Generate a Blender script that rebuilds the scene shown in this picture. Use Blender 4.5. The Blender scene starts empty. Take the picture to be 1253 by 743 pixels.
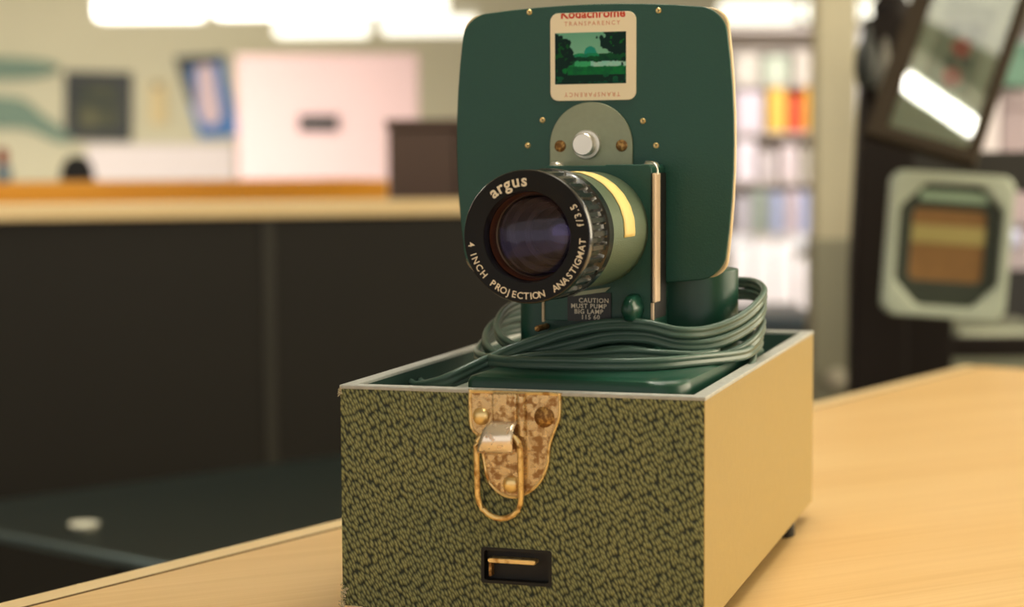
import bpy, bmesh, math, random
from mathutils import Vector, Matrix
random.seed(7)
PI = math.pi
S = bpy.context.scene
COL = S.collection

# ------------------------------------------------------------------ camera
FPX, CXP, CYP = 2270.0, 626.5, 371.5
PITCH, ROLL = -0.0766, -0.0054
CAMZ = 0.24                                   # heights are measured from the counter top; the floor is at -1.0
F = Vector((0, math.cos(PITCH), math.sin(PITCH)))
R0 = Vector((1, 0, 0)); U0 = Vector((0, -math.sin(PITCH), math.cos(PITCH)))
RV = R0 * math.cos(ROLL) + U0 * math.sin(ROLL)
UV = -R0 * math.sin(ROLL) + U0 * math.cos(ROLL)
CP = Vector((0, 0, CAMZ))
cd = bpy.data.cameras.new('camera'); cam = bpy.data.objects.new('camera', cd); COL.objects.link(cam)
cam.matrix_world = Matrix.Translation(CP) @ Matrix((RV, UV, -F)).transposed().to_4x4()
cd.sensor_width = 36.0; cd.lens = FPX / 1253 * 36
cd.clip_start = 0.05; cd.clip_end = 60
cd.dof.use_dof = True; cd.dof.focus_distance = 0.985; cd.dof.aperture_fstop = 5.8
S.camera = cam

# ------------------------------------------------------------------ world, light, exposure
S.view_settings.view_transform = 'Standard'; S.view_settings.look = 'None'
S.view_settings.exposure = 0.0; S.view_settings.gamma = 1.0
S.view_settings.use_curve_mapping = False
W = bpy.data.worlds.new('world'); S.world = W; W.use_nodes = True
W.node_tree.nodes['Background'].inputs[0].default_value = (1.0, 0.93, 0.88, 1)
W.node_tree.nodes['Background'].inputs[1].default_value = 1.0

def area(name, loc, look, sx, sy, power, color):
    l = bpy.data.lights.new(name, 'AREA'); l.shape = 'RECTANGLE'; l.size = sx; l.size_y = sy
    l.energy = power; l.color = color
    o = bpy.data.objects.new(name, l); COL.objects.link(o); o.location = loc
    o.rotation_euler = (Vector(look) - Vector(loc)).to_track_quat('-Z', 'Y').to_euler()
    return o
area('added_right_light', (2.75, 1.6, 0.75), (0.0, 1.1, 0.0), 2.6, 1.5, 74, (1.0, 0.86, 0.60))  # warm area light added at the right, its source unseen
area('ceiling_light_near', (0.5, 1.4, 1.62), (0.35, 1.3, 0), 1.2, 1.2, 16, (1.0, 0.93, 0.78))
area('ceiling_light_far', (-3.6, 11.5, 1.62), (-3.6, 12.4, 0), 5.0, 5.0, 660, (1.0, 0.95, 0.84))
area('added_fill_mid', (-1.4, 3.2, 1.62), (-1.2, 4.4, 0), 1.6, 1.6, 45, (1.0, 0.94, 0.82))  # added fill to brighten the orange counter and partition cap
area('added_fill_right', (1.75, 6.9, 1.62), (1.75, 7.9, 0), 1.6, 1.6, 130, (1.0, 0.93, 0.90))  # added fill to lift the pale shelving, no fitting there
area('ceiling_light_side', (2.2, 4.0, 1.62), (2.0, 4.6, 0), 1.6, 1.6, 40, (1.0, 0.94, 0.84))

# ------------------------------------------------------------------ helpers
def at(px, py, Y):
    """point at depth Y seen in that direction"""
    r = F + RV * (px - CXP) / FPX - UV * (py - CYP) / FPX
    return CP + r * (Y / r.y)

def rgb(r, g, b):
    f = lambda c: ((c / 255) / 12.92 if c / 255 <= 0.04045 else ((c / 255 + 0.055) / 1.055) ** 2.4)
    return (f(r), f(g), f(b), 1)

MATS = {}
def mat(name, col, rough=0.5, metal=0.0, coat=0.0, noise=0.0, nscale=60, bump=0.0, bscale=300, emit=None, es=0, spec=0.5, sheen=0):
    if name in MATS: return MATS[name]
    m = bpy.data.materials.new(name); m.use_nodes = True; MATS[name] = m
    nt = m.node_tree; b = nt.nodes['Principled BSDF']
    b.inputs['Base Color'].default_value = col; b.inputs['Roughness'].default_value = rough
    b.inputs['Metallic'].default_value = metal; b.inputs['Coat Weight'].default_value = coat
    b.inputs['Specular IOR Level'].default_value = spec
    if emit: b.inputs['Emission Color'].default_value = emit; b.inputs['Emission Strength'].default_value = es
    tc = nt.nodes.new('ShaderNodeTexCoord')
    if noise:
        n = nt.nodes.new('ShaderNodeTexNoise'); n.inputs['Scale'].default_value = nscale; n.inputs['Detail'].default_value = 4
        nt.links.new(tc.outputs['Object'], n.inputs['Vector'])
        mx = nt.nodes.new('ShaderNodeMix'); mx.data_type = 'RGBA'
        mx.inputs['A'].default_value = tuple(c * (1 - noise) for c in col[:3]) + (1,)
        mx.inputs['B'].default_value = tuple(min(1, c * (1 + noise)) for c in col[:3]) + (1,)
        nt.links.new(n.outputs['Fac'], mx.inputs['Factor']); nt.links.new(mx.outputs['Result'], b.inputs['Base Color'])
    if bump:
        n = nt.nodes.new('ShaderNodeTexNoise'); n.inputs['Scale'].default_value = bscale; n.inputs['Detail'].default_value = 3
        nt.links.new(tc.outputs['Object'], n.inputs['Vector'])
        bp = nt.nodes.new('ShaderNodeBump'); bp.inputs['Strength'].default_value = bump; bp.inputs['Distance'].default_value = 0.001
        nt.links.new(n.outputs['Fac'], bp.inputs['Height']); nt.links.new(bp.outputs['Normal'], b.inputs['Normal'])
    return m

def smooth(o, ang=40):
    for p in o.data.polygons: p.use_smooth = True
    try:
        o.data.set_sharp_from_angle(angle=math.radians(ang))
    except Exception: pass

def link(name, bm, m, parent=None, bevel=0, seg=2, sm=True, ang=40):
    me = bpy.data.meshes.new(name); bmesh.ops.recalc_face_normals(bm, faces=bm.faces); bm.to_mesh(me); bm.free()
    o = bpy.data.objects.new(name, me); COL.objects.link(o)
    for k in (m if isinstance(m, (list, tuple)) else [m]): me.materials.append(k)
    if parent: o.parent = parent
    if bevel:
        md = o.modifiers.new('bevel', 'BEVEL'); md.width = bevel; md.segments = seg; md.limit_method = 'ANGLE'; md.angle_limit = math.radians(35)
        md.harden_normals = False
    if sm: smooth(o, ang)
    return o

def tag(o, label, cat, group=None):
    o['label'] = label; o['category'] = cat
    if group: o['group'] = group
    return o
def struct(o): o['kind'] = 'structure'; return o
def thing(name, loc, yaw, label, cat, group=None):
    o = bpy.data.objects.new(name, None); COL.objects.link(o); o.empty_display_size = 0.05
    o.location = loc; o.rotation_euler = (0, 0, yaw) if not isinstance(yaw, tuple) else yaw
    return tag(o, label, cat, group)

def NB(): return bmesh.new()
def box(bm, x0, x1, y0, y1, z0, z1):
    v = [bm.verts.new(p) for p in ((x0,y0,z0),(x1,y0,z0),(x1,y1,z0),(x0,y1,z0),(x0,y0,z1),(x1,y0,z1),(x1,y1,z1),(x0,y1,z1))]
    for f in ((0,3,2,1),(4,5,6,7),(0,1,5,4),(1,2,6,5),(2,3,7,6),(3,0,4,7)): bm.faces.new([v[i] for i in f])
    return bm
def B(*a): return box(NB(), *a)

def prism_y(bm, pts, y0, y1):
    """outline in (x, z) given depth along y"""
    a = [bm.verts.new((x, y0, z)) for x, z in pts]; b = [bm.verts.new((x, y1, z)) for x, z in pts]
    n = len(pts); bm.faces.new(a); bm.faces.new(b[::-1])
    for i in range(n): bm.faces.new([a[i], b[i], b[(i+1) % n], a[(i+1) % n]])
    return bm
def prism_z(bm, pts, z0, z1):
    a = [bm.verts.new((x, y, z0)) for x, y in pts]; b = [bm.verts.new((x, y, z1)) for x, y in pts]
    n = len(pts); bm.faces.new(a); bm.faces.new(b[::-1])
    for i in range(n): bm.faces.new([a[i], b[i], b[(i+1) % n], a[(i+1) % n]])
    return bm
def ring_y(bm, outer, inner, y0, y1):
    """frame: outer outline minus inner outline (same count), in (x, z)"""
    n = len(outer)
    A = [[bm.verts.new((x, y, z)) for x, z in o] for o in (outer, inner) for y in (y0, y1)]
    of, ob, if_, ib = A
    for i in range(n):
        j = (i+1) % n
        bm.faces.new([of[i], of[j], if_[j], if_[i]]); bm.faces.new([ob[i], ib[i], ib[j], ob[j]])
        bm.faces.new([of[i], ob[i], ob[j], of[j]]); bm.faces.new([if_[i], if_[j], ib[j], ib[i]])
    return bm

def rrect(x0, x1, z0, z1, r, n=6):
    p = []
    for cx, cz, a0 in ((x1-r, z1-r, 0), (x0+r, z1-r, 90), (x0+r, z0+r, 180), (x1-r, z0+r, 270)):
        for i in range(n+1):
            a = math.radians(a0 + 90*i/n); p.append((cx + r*math.cos(a), cz + r*math.sin(a)))
    return p

def cr(pts, n=8, closed=False):
    """Catmull-Rom through points of any dimension"""
    out = []; m = len(pts)
    rng = range(m) if closed else range(m-1)
    g = lambda i: pts[i % m] if closed else pts[max(0, min(m-1, i))]
    for i in rng:
        p0, p1, p2, p3 = g(i-1), g(i), g(i+1), g(i+2)
        for k in range(n):
            t = k/n
            out.append(tuple(0.5*((2*b)+(-a+c)*t+(2*a-5*b+4*c-d)*t*t+(-a+3*b-3*c+d)*t**3) for a, b, c, d in zip(p0, p1, p2, p3)))
    if not closed: out.append(tuple(pts[-1]))
    return out

def lathe_y(bm, prof, cx=0, cz=0, n=64, cap=True):
    """profile (radius, y) turned about the y direction through (cx, cz)"""
    rings = []
    for r, y in prof:
        if r < 1e-6: rings.append([bm.verts.new((cx, y, cz))])
        else: rings.append([bm.verts.new((cx + r*math.cos(2*PI*i/n), y, cz + r*math.sin(2*PI*i/n))) for i in range(n)])
    for a, b in zip(rings, rings[1:]):
        for i in range(n):
            j = (i+1) % n
            if len(a) == 1 and len(b) == 1: continue
            if len(a) == 1: bm.faces.new([a[0], b[j], b[i]])
            elif len(b) == 1: bm.faces.new([a[i], a[j], b[0]])
            else: bm.faces.new([a[i], a[j], b[j], b[i]])
    return bm
def lathe_z(bm, prof, cx=0, cy=0, n=32):
    rings = []
    for r, z in prof:
        if r < 1e-6: rings.append([bm.verts.new((cx, cy, z))])
        else: rings.append([bm.verts.new((cx + r*math.cos(2*PI*i/n), cy + r*math.sin(2*PI*i/n), z)) for i in range(n)])
    for a, b in zip(rings, rings[1:]):
        for i in range(n):
            j = (i+1) % n
            if len(a) == 1: bm.faces.new([a[0], b[j], b[i]])
            elif len(b) == 1: bm.faces.new([a[i], a[j], b[0]])
            else: bm.faces.new([a[i], a[j], b[j], b[i]])
    return bm

def sweep(bm, path, section, closed=False):
    """section: list of (side, up) offsets; up stays close to +Z"""
    P = [Vector(p) for p in path]; n = len(P); rings = []
    for i, p in enumerate(P):
        t = (P[(i+1) % n] - P[i-1]) if closed else (P[min(n-1, i+1)] - P[max(0, i-1)])
        t.normalize(); up = Vector((0, 0, 1)) if abs(t.z) < 0.9 else Vector((0, 1, 0))
        s = t.cross(up).normalized(); u = s.cross(t).normalized()
        rings.append([bm.verts.new(p + s*a + u*b) for a, b in section])
    k = len(section)
    for i in range(n if closed else n-1):
        a, b = rings[i], rings[(i+1) % n]
        for j in range(k): bm.faces.new([a[j], b[j], b[(j+1) % k], a[(j+1) % k]])
    if not closed: bm.faces.new(rings[0]); bm.faces.new(rings[-1][::-1])
    return bm
def circ(r, n=12): return [(r*math.cos(2*PI*i/n), r*math.sin(2*PI*i/n)) for i in range(n)]

def text_bm(bm, s, size, M, extrude=0.0001, offset=0.0, align='CENTER', spacing=1.0, clip=None):
    """adds lettering to bm; M places it (text lies in local XY)"""
    c = bpy.data.curves.new('t', 'FONT'); c.body = s; c.size = size; c.extrude = extrude; c.offset = offset
    c.align_x = align; c.align_y = 'BOTTOM_BASELINE'; c.space_character = spacing; c.resolution_u = 3
    o = bpy.data.objects.new('t', c); COL.objects.link(o)
    dg = bpy.context.evaluated_depsgraph_get(); dg.update()
    me = bpy.data.meshes.new_from_object(o.evaluated_get(dg))
    me.transform(M); bm.from_mesh(me)
    bpy.data.objects.remove(o); bpy.data.curves.remove(c); bpy.data.meshes.remove(me)
    if clip is not None:
        bmesh.ops.bisect_plane(bm, geom=bm.verts[:]+bm.edges[:]+bm.faces[:], plane_co=(0, 0, clip), plane_no=(0, 0, 1), clear_outer=True)
    return bm
FACE = Matrix.Rotation(PI/2, 4, 'X')          # lettering that faces -Y

# ------------------------------------------------------------------ materials
def leatherette():
    m = bpy.data.materials.new('green_leatherette'); m.use_nodes = True; nt = m.node_tree; N = nt.nodes; L = nt.links
    b = N['Principled BSDF']; tc = N.new('ShaderNodeTexCoord')
    def mapping(sc, rot):
        mp = N.new('ShaderNodeMapping'); mp.vector_type = 'POINT'
        mp.inputs['Scale'].default_value = sc; mp.inputs['Rotation'].default_value = rot
        return mp
    sp = N.new('ShaderNodeSeparateXYZ'); L.new(tc.outputs['Object'], sp.inputs[0])
    sm_ = N.new('ShaderNodeMath'); sm_.operation = 'ADD'; L.new(sp.outputs['X'], sm_.inputs[0]); L.new(sp.outputs['Y'], sm_.inputs[1])
    cb_ = N.new('ShaderNodeCombineXYZ'); L.new(sm_.outputs[0], cb_.inputs['X']); L.new(sp.outputs['Z'], cb_.inputs['Y'])
    wob = N.new('ShaderNodeTexNoise'); wob.inputs['Scale'].default_value = 90; L.new(tc.outputs['Object'], wob.inputs['Vector'])
    add = N.new('ShaderNodeVectorMath'); add.operation = 'MULTIPLY_ADD'; add.inputs[1].default_value = (0.0016,)*3
    L.new(wob.outputs['Color'], add.inputs[0]); L.new(cb_.outputs[0], add.inputs[2])
    rot = mapping((1, 1, 1), (0, 0, math.radians(-27))); L.new(add.outputs['Vector'], rot.inputs['Vector'])
    sc = mapping((680, 285, 1), (0, 0, 0)); L.new(rot.outputs['Vector'], sc.inputs['Vector'])
    v = N.new('ShaderNodeTexVoronoi'); v.voronoi_dimensions = '2D'; v.feature = 'SMOOTH_F1'; v.inputs['Scale'].default_value = 1.0
    v.inputs['Smoothness'].default_value = 0.18; v.inputs['Randomness'].default_value = 0.68; L.new(sc.outputs['Vector'], v.inputs['Vector'])
    rp = N.new('ShaderNodeValToRGB'); rp.color_ramp.elements[0].position = 0.14; rp.color_ramp.elements[0].color = (1, 1, 1, 1)
    rp.color_ramp.elements[1].position = 0.68; rp.color_ramp.elements[1].color = (0, 0, 0, 1)
    L.new(v.outputs['Distance'], rp.inputs['Fac'])
    big = N.new('ShaderNodeTexNoise'); big.inputs['Scale'].default_value = 30; big.inputs['Detail'].default_value = 3
    L.new(tc.outputs['Object'], big.inputs['Vector'])
    top = N.new('ShaderNodeMix'); top.data_type = 'RGBA'; top.inputs['A'].default_value = rgb(128, 140, 98); top.inputs['B'].default_value = rgb(170, 170, 112)
    L.new(big.outputs['Fac'], top.inputs['Factor'])
    mx = N.new('ShaderNodeMix'); mx.data_type = 'RGBA'; mx.inputs['A'].default_value = rgb(20, 36, 26)
    L.new(rp.outputs['Color'], mx.inputs['Factor']); L.new(top.outputs['Result'], mx.inputs['B'])
    L.new(mx.outputs['Result'], b.inputs['Base Color'])
    bp = N.new('ShaderNodeBump'); bp.inputs['Strength'].default_value = 0.9; bp.inputs['Distance'].default_value = 0.0008
    L.new(rp.outputs['Color'], bp.inputs['Height']); L.new(bp.outputs['Normal'], b.inputs['Normal'])
    b.inputs['Roughness'].default_value = 0.5; b.inputs['Specular IOR Level'].default_value = 0.5
    return m

def wood(name, c1, c2, ang, scale=1.0, rough=0.38):
    m = bpy.data.materials.new(name); m.use_nodes = True; nt = m.node_tree; N = nt.nodes; L = nt.links
    b = N['Principled BSDF']; tc = N.new('ShaderNodeTexCoord')
    r = N.new('ShaderNodeMapping'); r.inputs['Rotation'].default_value = (0, 0, ang); L.new(tc.outputs['Object'], r.inputs['Vector'])
    s = N.new('ShaderNodeMapping'); s.inputs['Scale'].default_value = (6*scale, 260*scale, 260*scale); L.new(r.outputs['Vector'], s.inputs['Vector'])
    n = N.new('ShaderNodeTexNoise'); n.inputs['Scale'].default_value = 1; n.inputs['Detail'].default_value = 5; n.inputs['Distortion'].default_value = 0.4
    L.new(s.outputs['Vector'], n.inputs['Vector'])
    s2 = N.new('ShaderNodeMapping'); s2.inputs['Scale'].default_value = (1.2*scale, 14*scale, 14*scale); L.new(r.outputs['Vector'], s2.inputs['Vector'])
    n2 = N.new('ShaderNodeTexNoise'); n2.inputs['Scale'].default_value = 1; n2.inputs['Detail'].default_value = 3; L.new(s2.outputs['Vector'], n2.inputs['Vector'])
    ad = N.new('ShaderNodeMath'); ad.operation = 'ADD'; L.new(n.outputs['Fac'], ad.inputs[0]); L.new(n2.outputs['Fac'], ad.inputs[1])
    rp = N.new('ShaderNodeValToRGB'); rp.color_ramp.elements[0].position = 0.75/2; rp.color_ramp.elements[1].position = 1.3/2
    rp.color_ramp.elements[0].color = c2; rp.color_ramp.elements[1].color = c1
    hf = N.new('ShaderNodeMath'); hf.operation = 'MULTIPLY'; hf.inputs[1].default_value = 0.5; L.new(ad.outputs[0], hf.inputs[0])
    L.new(hf.outputs[0], rp.inputs['Fac']); L.new(rp.outputs['Color'], b.inputs['Base Color'])
    bp = N.new('ShaderNodeBump'); bp.inputs['Strength'].default_value = 0.12; bp.inputs['Distance'].default_value = 0.0004
    L.new(n.outputs['Fac'], bp.inputs['Height']); L.new(bp.outputs['Normal'], b.inputs['Normal'])
    b.inputs['Roughness'].default_value = rough
    return m

def rusty(name, base, rust, amount, rough=0.38, scale=180):
    m = bpy.data.materials.new(name); m.use_nodes = True; nt = m.node_tree; N = nt.nodes; L = nt.links
    b = N['Principled BSDF']; tc = N.new('ShaderNodeTexCoord')
    n = N.new('ShaderNodeTexNoise'); n.inputs['Scale'].default_value = scale; n.inputs['Detail'].default_value = 6; L.new(tc.outputs['Object'], n.inputs['Vector'])
    rp = N.new('ShaderNodeValToRGB'); rp.color_ramp.elements[0].position = 0.36 + amount; rp.color_ramp.elements[1].position = 0.50 + amount
    rp.color_ramp.elements[0].color = (1, 1, 1, 1); rp.color_ramp.elements[1].color = (0, 0, 0, 1); L.new(n.outputs['Fac'], rp.inputs['Fac'])
    mx = N.new('ShaderNodeMix'); mx.data_type = 'RGBA'; mx.inputs['A'].default_value = base; mx.inputs['B'].default_value = rust
    L.new(rp.outputs['Color'], mx.inputs['Factor']); L.new(mx.outputs['Result'], b.inputs['Base Color'])
    iv = N.new('ShaderNodeMath'); iv.operation = 'MULTIPLY_ADD'; iv.inputs[1].default_value = -0.15; iv.inputs[2].default_value = 0.75
    L.new(rp.outputs['Color'], iv.inputs[0]); L.new(iv.outputs[0], b.inputs['Metallic'])
    ro = N.new('ShaderNodeMath'); ro.operation = 'MULTIPLY_ADD'; ro.inputs[1].default_value = 0.25; ro.inputs[2].default_value = rough
    L.new(rp.outputs['Color'], ro.inputs[0]); L.new(ro.outputs[0], b.inputs['Roughness'])
    bp = N.new('ShaderNodeBump'); bp.inputs['Strength'].default_value = 0.35; bp.inputs['Distance'].default_value = 0.0004
    L.new(n.outputs['Fac'], bp.inputs['Height']); L.new(bp.outputs['Normal'], b.inputs['Normal'])
    return m

def glass(name, tint, ior=1.5, rough=0.0):
    """clear pane: see-through body with a fresnel reflection"""
    m = bpy.data.materials.new(name); m.use_nodes = True; nt = m.node_tree; N = nt.nodes; L = nt.links
    N.remove(N['Principled BSDF']); out = N['Material Output']
    tr = N.new('ShaderNodeBsdfTransparent'); tr.inputs[0].default_value = tint
    gl = N.new('ShaderNodeBsdfGlossy'); gl.inputs['Roughness'].default_value = rough
    fr = N.new('ShaderNodeFresnel'); fr.inputs['IOR'].default_value = ior
    mx = N.new('ShaderNodeMixShader'); L.new(fr.outputs[0], mx.inputs[0]); L.new(tr.outputs[0], mx.inputs[1]); L.new(gl.outputs[0], mx.inputs[2])
    L.new(mx.outputs[0], out.inputs['Surface'])
    return m

M_leather = leatherette()
M_side = mat('side_counter_reflection', rgb(162, 138, 76), 0.42, noise=0.07, nscale=220, bump=0.12, bscale=900)  # golden reflection of the lit counter, painted as the side's colour
M_lining = mat('case_lining', rgb(28, 62, 52), 0.7, noise=0.15)
M_shelf = mat('case_shelf', rgb(150, 160, 150), 0.6, noise=0.1, nscale=90)
M_rim = mat('case_rim', rgb(176, 178, 172), 0.45, noise=0.25, nscale=240)
M_black = mat('matte_black', rgb(14, 13, 12), 0.6)
M_green = mat('dark_green_enamel', rgb(24, 77, 62), 0.42, noise=0.06, nscale=500, bump=0.15, bscale=900)
M_green_gloss = mat('green_enamel_base', rgb(24, 72, 56), 0.3, noise=0.05, nscale=200, bump=0.05, bscale=600)
M_hammer = mat('hammertone_green', rgb(92, 108, 84), 0.38, metal=0.35, noise=0.12, nscale=700, bump=0.5, bscale=1400)
M_cream = mat('cream_enamel', rgb(222, 200, 158), 0.4)
M_lensblack = mat('black_enamel_ring', rgb(10, 10, 9), 0.5, spec=.25)
M_grip = mat('black_grip', rgb(20, 20, 19), 0.22, coat=0.5)
M_letter = mat('cream_lettering', rgb(236, 226, 200), 0.5)
M_alu = mat('satin_aluminium', rgb(150, 156, 128), 0.45, metal=0.55, noise=0.08, nscale=300)
M_alu_b = mat('bright_aluminium', rgb(225, 220, 205), 0.3, metal=0.8)
M_brass = rusty('aged_brass', rgb(196, 156, 92), rgb(130, 92, 48), 0.12, 0.35, 500)
M_latch = rusty('tarnished_latch', rgb(216, 190, 142), rgb(156, 116, 68), 0.03, 0.24, 300)
M_latch_hi = rusty('worn_bright_latch', rgb(250, 236, 214), rgb(200, 150, 96), -0.06, 0.22, 260)
M_wire = rusty('brass_wire', rgb(244, 216, 152), rgb(190, 140, 70), -0.02, 0.3, 160)
M_tape = mat('masking_tape', rgb(236, 208, 128), 0.55, noise=0.05, nscale=120)
M_cord = mat('grey_green_cord', rgb(72, 98, 86), 0.30, noise=0.06, nscale=150)
M_strip = mat('cream_strip', rgb(222, 196, 164), 0.4, metal=0.2)
M_counter = wood('oak_counter', rgb(230, 194, 136), rgb(214, 174, 112), math.radians(26), 1.0, 0.36)
M_lip = wood('oak_lipping', rgb(236, 212, 164), rgb(222, 192, 138), 0, 1.0, 0.4)

# ------------------------------------------------------------------ room
M_wall = mat('wall_paint', rgb(218, 212, 184), 0.9, noise=0.04, nscale=2)
M_floor = mat('floor_tiles', rgb(120, 108, 92), 0.5, noise=0.15, nscale=3)
M_ceil = mat('ceiling_paint', rgb(214, 208, 186), 0.9)
M_dark = mat('dark_laminate', rgb(31, 28, 21), 0.6, spec=.3, noise=0.12, nscale=6)
M_dark2 = mat('dark_laminate_joint', rgb(42, 39, 28), 0.6)
struct(link('floor', B(-9, 9, -3, 18.2, -1.06, -1.0), M_floor, sm=False))
struct(link('ceiling', B(-9, 9, -3, 18.2, 1.72, 1.8), M_ceil, sm=False))
struct(link('wall_left', B(-9.1, -9.0, -3, 18.2, -1.0, 1.72), M_wall, sm=False))
bm = NB(); YW = 16.0
wx0, wx1 = at(884, 200, YW).x, at(1330, 200, YW).x
box(bm, -9, wx0, YW, YW+.15, -1, 1.72); box(bm, wx1, 9, YW, YW+.15, -1, 1.72)
box(bm, wx0, wx1, YW, YW+.15, -1, -.6); box(bm, wx0, wx1, YW, YW+.15, 1.42, 1.72)
struct(link('wall_back', bm, M_wall, sm=False))
M_frame = mat('window_frame_paint', rgb(216, 206, 200), 0.6)
bm = NB(); nW = 6
for i in range(nW+1):
    x = wx0 + (wx1-wx0)*i/nW; box(bm, x-.04, x+.04, YW+.02, YW+.1, -.6, 1.42)
for z in (-.56, .45, 1.38): box(bm, wx0, wx1, YW+.03, YW+.09, z-.04, z+.04)
win = struct(link('window_1', bm, M_frame, sm=False))
link('pane', B(wx0, wx1, YW+.055, YW+.06, -.58, 1.4), glass('window_glass', (1, 1, 1, 1)), win, sm=False)
bm = NB(); XR = 3.0
box(bm, XR, XR+.12, 3.4, 9.0, -1, 1.72); box(bm, XR, XR+.12, -3, -.2, -1, 1.72)
box(bm, XR, XR+.12, -.2, 3.4, -1, -.15); box(bm, XR, XR+.12, -.2, 3.4, 1.55, 1.72)
struct(link('wall_right', bm, M_wall, sm=False))
bm = NB()
for y in (-.17, 1.0, 2.2, 3.37): box(bm, XR+.02, XR+.1, y-.03, y+.03, -.15, 1.55)
for z in (-.12, 1.52): box(bm, XR+.02, XR+.1, -.2, 3.4, z-.03, z+.03)
struct(link('added_light_opening', bm, M_frame, sm=False))  # unseen framed opening, added to house the right-hand area light

# ------------------------------------------------------------------ counter
p1 = Vector((-0.2825, 1.0198)); p2 = Vector((0.5334, 2.177))
d = (p2 - p1).normalized(); q = Vector((d.y, -d.x))
CY = math.atan2(d.y, d.x)                      # heading of the far-left edge
ct = thing('counter', (p2.x, p2.y, -1.003), CY, 'warm oak shop counter the green projector case stands on', 'counter')
Lc, Wc, lip = 2.9, 1.05, 0.021
link('countertop', B(-Lc, -.0, -Wc, -lip, .962, 1.0), M_counter, ct, 0.0012, 2, sm=False)
link('edge_strip', B(-Lc, -.0, -lip+.0012, 0, .962, 1.0), M_lip, ct, 0.0018, 2, sm=False)
link('inlay_line', B(-Lc, -.0, -lip-.0003, -lip+.0015, .998, 1.00025), mat('dark_joint', rgb(96, 70, 34), .7), ct, sm=False)
link('cabinet_base', B(-Lc+.03, -.04, -Wc+.05, -.05, 0.0, .962), M_dark, ct, 0.002, sm=False)

# ------------------------------------------------------------------ carrying case
CW, CD, CH, WT = 0.193, 0.3645, 0.1163, 0.0065
Z0 = 0.008
case = thing('projector_case', (-0.0899, 0.959, 0), -0.305, 'open green textured carrying case with brass latch holding the projector', 'case')
bm = NB()
hx0, hx1, hz0, hz1 = .0782, .1134, .0262, .0424        # catch opening in the front
zb, zt = Z0, Z0 + CH - .0012
def V(*p): return bm.verts.new(p)
fo = [V(0, 0, zb), V(CW, 0, zb), V(CW, 0, zt), V(0, 0, zt)]
bo = [V(0, CD, zb), V(CW, CD, zb), V(CW, CD, zt), V(0, CD, zt)]
hf = [V(hx0, 0, hz0), V(hx1, 0, hz0), V(hx1, 0, hz1), V(hx0, 0, hz1)]
hb = [V(hx0, WT-.0004, hz0), V(hx1, WT-.0004, hz0), V(hx1, WT-.0004, hz1), V(hx0, WT-.0004, hz1)]
ft = [V(WT, WT, zt), V(CW-WT, WT, zt), V(CW-WT, CD-WT, zt), V(WT, CD-WT, zt)]
fb = [V(WT, WT, zb+.006), V(CW-WT, WT, zb+.006), V(CW-WT, CD-WT, zb+.006), V(WT, CD-WT, zb+.006)]
for i in range(4):
    j = (i+1) % 4
    bm.faces.new([fo[i], fo[j], hf[j], hf[i]]); bm.faces.new([hf[i], hf[j], hb[j], hb[i]])
    bm.faces.new([ft[i], ft[j], fb[j], fb[i]])
bm.faces.new(hb)
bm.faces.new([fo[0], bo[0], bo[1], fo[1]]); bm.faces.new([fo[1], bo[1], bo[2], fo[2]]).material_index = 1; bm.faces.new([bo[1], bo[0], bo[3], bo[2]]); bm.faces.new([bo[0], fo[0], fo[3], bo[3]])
tr_ = [fo[3], fo[2], bo[2], bo[3]]
for i in range(4): j = (i+1) % 4; bm.faces.new([tr_[i], tr_[j], ft[j], ft[i]])
bm.faces.new(fb[::-1])
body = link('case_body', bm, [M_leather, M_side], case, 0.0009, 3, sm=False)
body['label'] = 'green pebbled front with golden counter reflection painted on the right side'
# lining: thin skin on the four inner faces
bm = NB(); t = .0008; zs = .109
for a in ((WT, WT+t, WT, CD-WT), (CW-WT-t, CW-WT, WT, CD-WT), (WT+t, CW-WT-t, WT, WT+t), (WT+t, CW-WT-t, CD-WT-t, CD-WT)):
    box(bm, *a, zs-.004, zt-.0004)
link('lining', bm, M_lining, case, sm=False)
link('inner_shelf', B(WT+t, CW-WT-t, WT+t, CD-WT-t, zs-.003, zs), M_shelf, case, sm=False)
# pale worn binding along the top of the four walls
def rimring(e): return [(e, e), (CW-e, e), (CW-e, CD-e), (e, CD-e)]
bm = NB(); o_, i_ = rimring(-.0002), rimring(WT+.0009)
A = [[bm.verts.new((x, y, z)) for x, y in r] for r in (o_, i_) for z in (zt-.0008, zt+.0014)]
for i in range(4):
    j = (i+1) % 4
    for a, b_ in ((0, 1), (1, 3), (3, 2), (2, 0)): bm.faces.new([A[a][i], A[a][j], A[b_][j], A[b_][i]])
link('rim_binding', bm, M_rim, case, 0.0006, 2, sm=False)
for x, y in ((.012, .02), (CW-.004-.009, .02), (.012, CD-.068), (CW-.0095, CD-.068)):
    link('foot', lathe_z(NB(), [(0, -.003), (.0075, -.003), (.0082, -.002), (.0078, Z0+.0004), (0, Z0+.0004)], x, y, 20), M_black, case)
# frayed corners
M_fray = mat('frayed_fabric', rgb(196, 188, 160), 0.9)
for (cx, cz, n, sp) in ((0.0005, .1215, 10, .004), (0.0008, .013, 34, .012), (CW-.0015, .012, 6, .003)):
    bm = NB()
    for k in range(n):
        a = random.uniform(0, 2*PI); l = random.uniform(.001, .0026)
        p = Vector((cx + random.uniform(-.4, .4)*sp*.3, -.0004 + random.uniform(-.0004, .0004), cz + random.uniform(-1, 1)*sp*.5))
        e = p + Vector((math.cos(a)*l, -.0006, math.sin(a)*l))
        sweep(bm, [p, (p+e)/2 + Vector((0, -.0005, 0)), e], circ(.00028, 5))
    link('frayed_threads', bm, M_fray, case)
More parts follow.
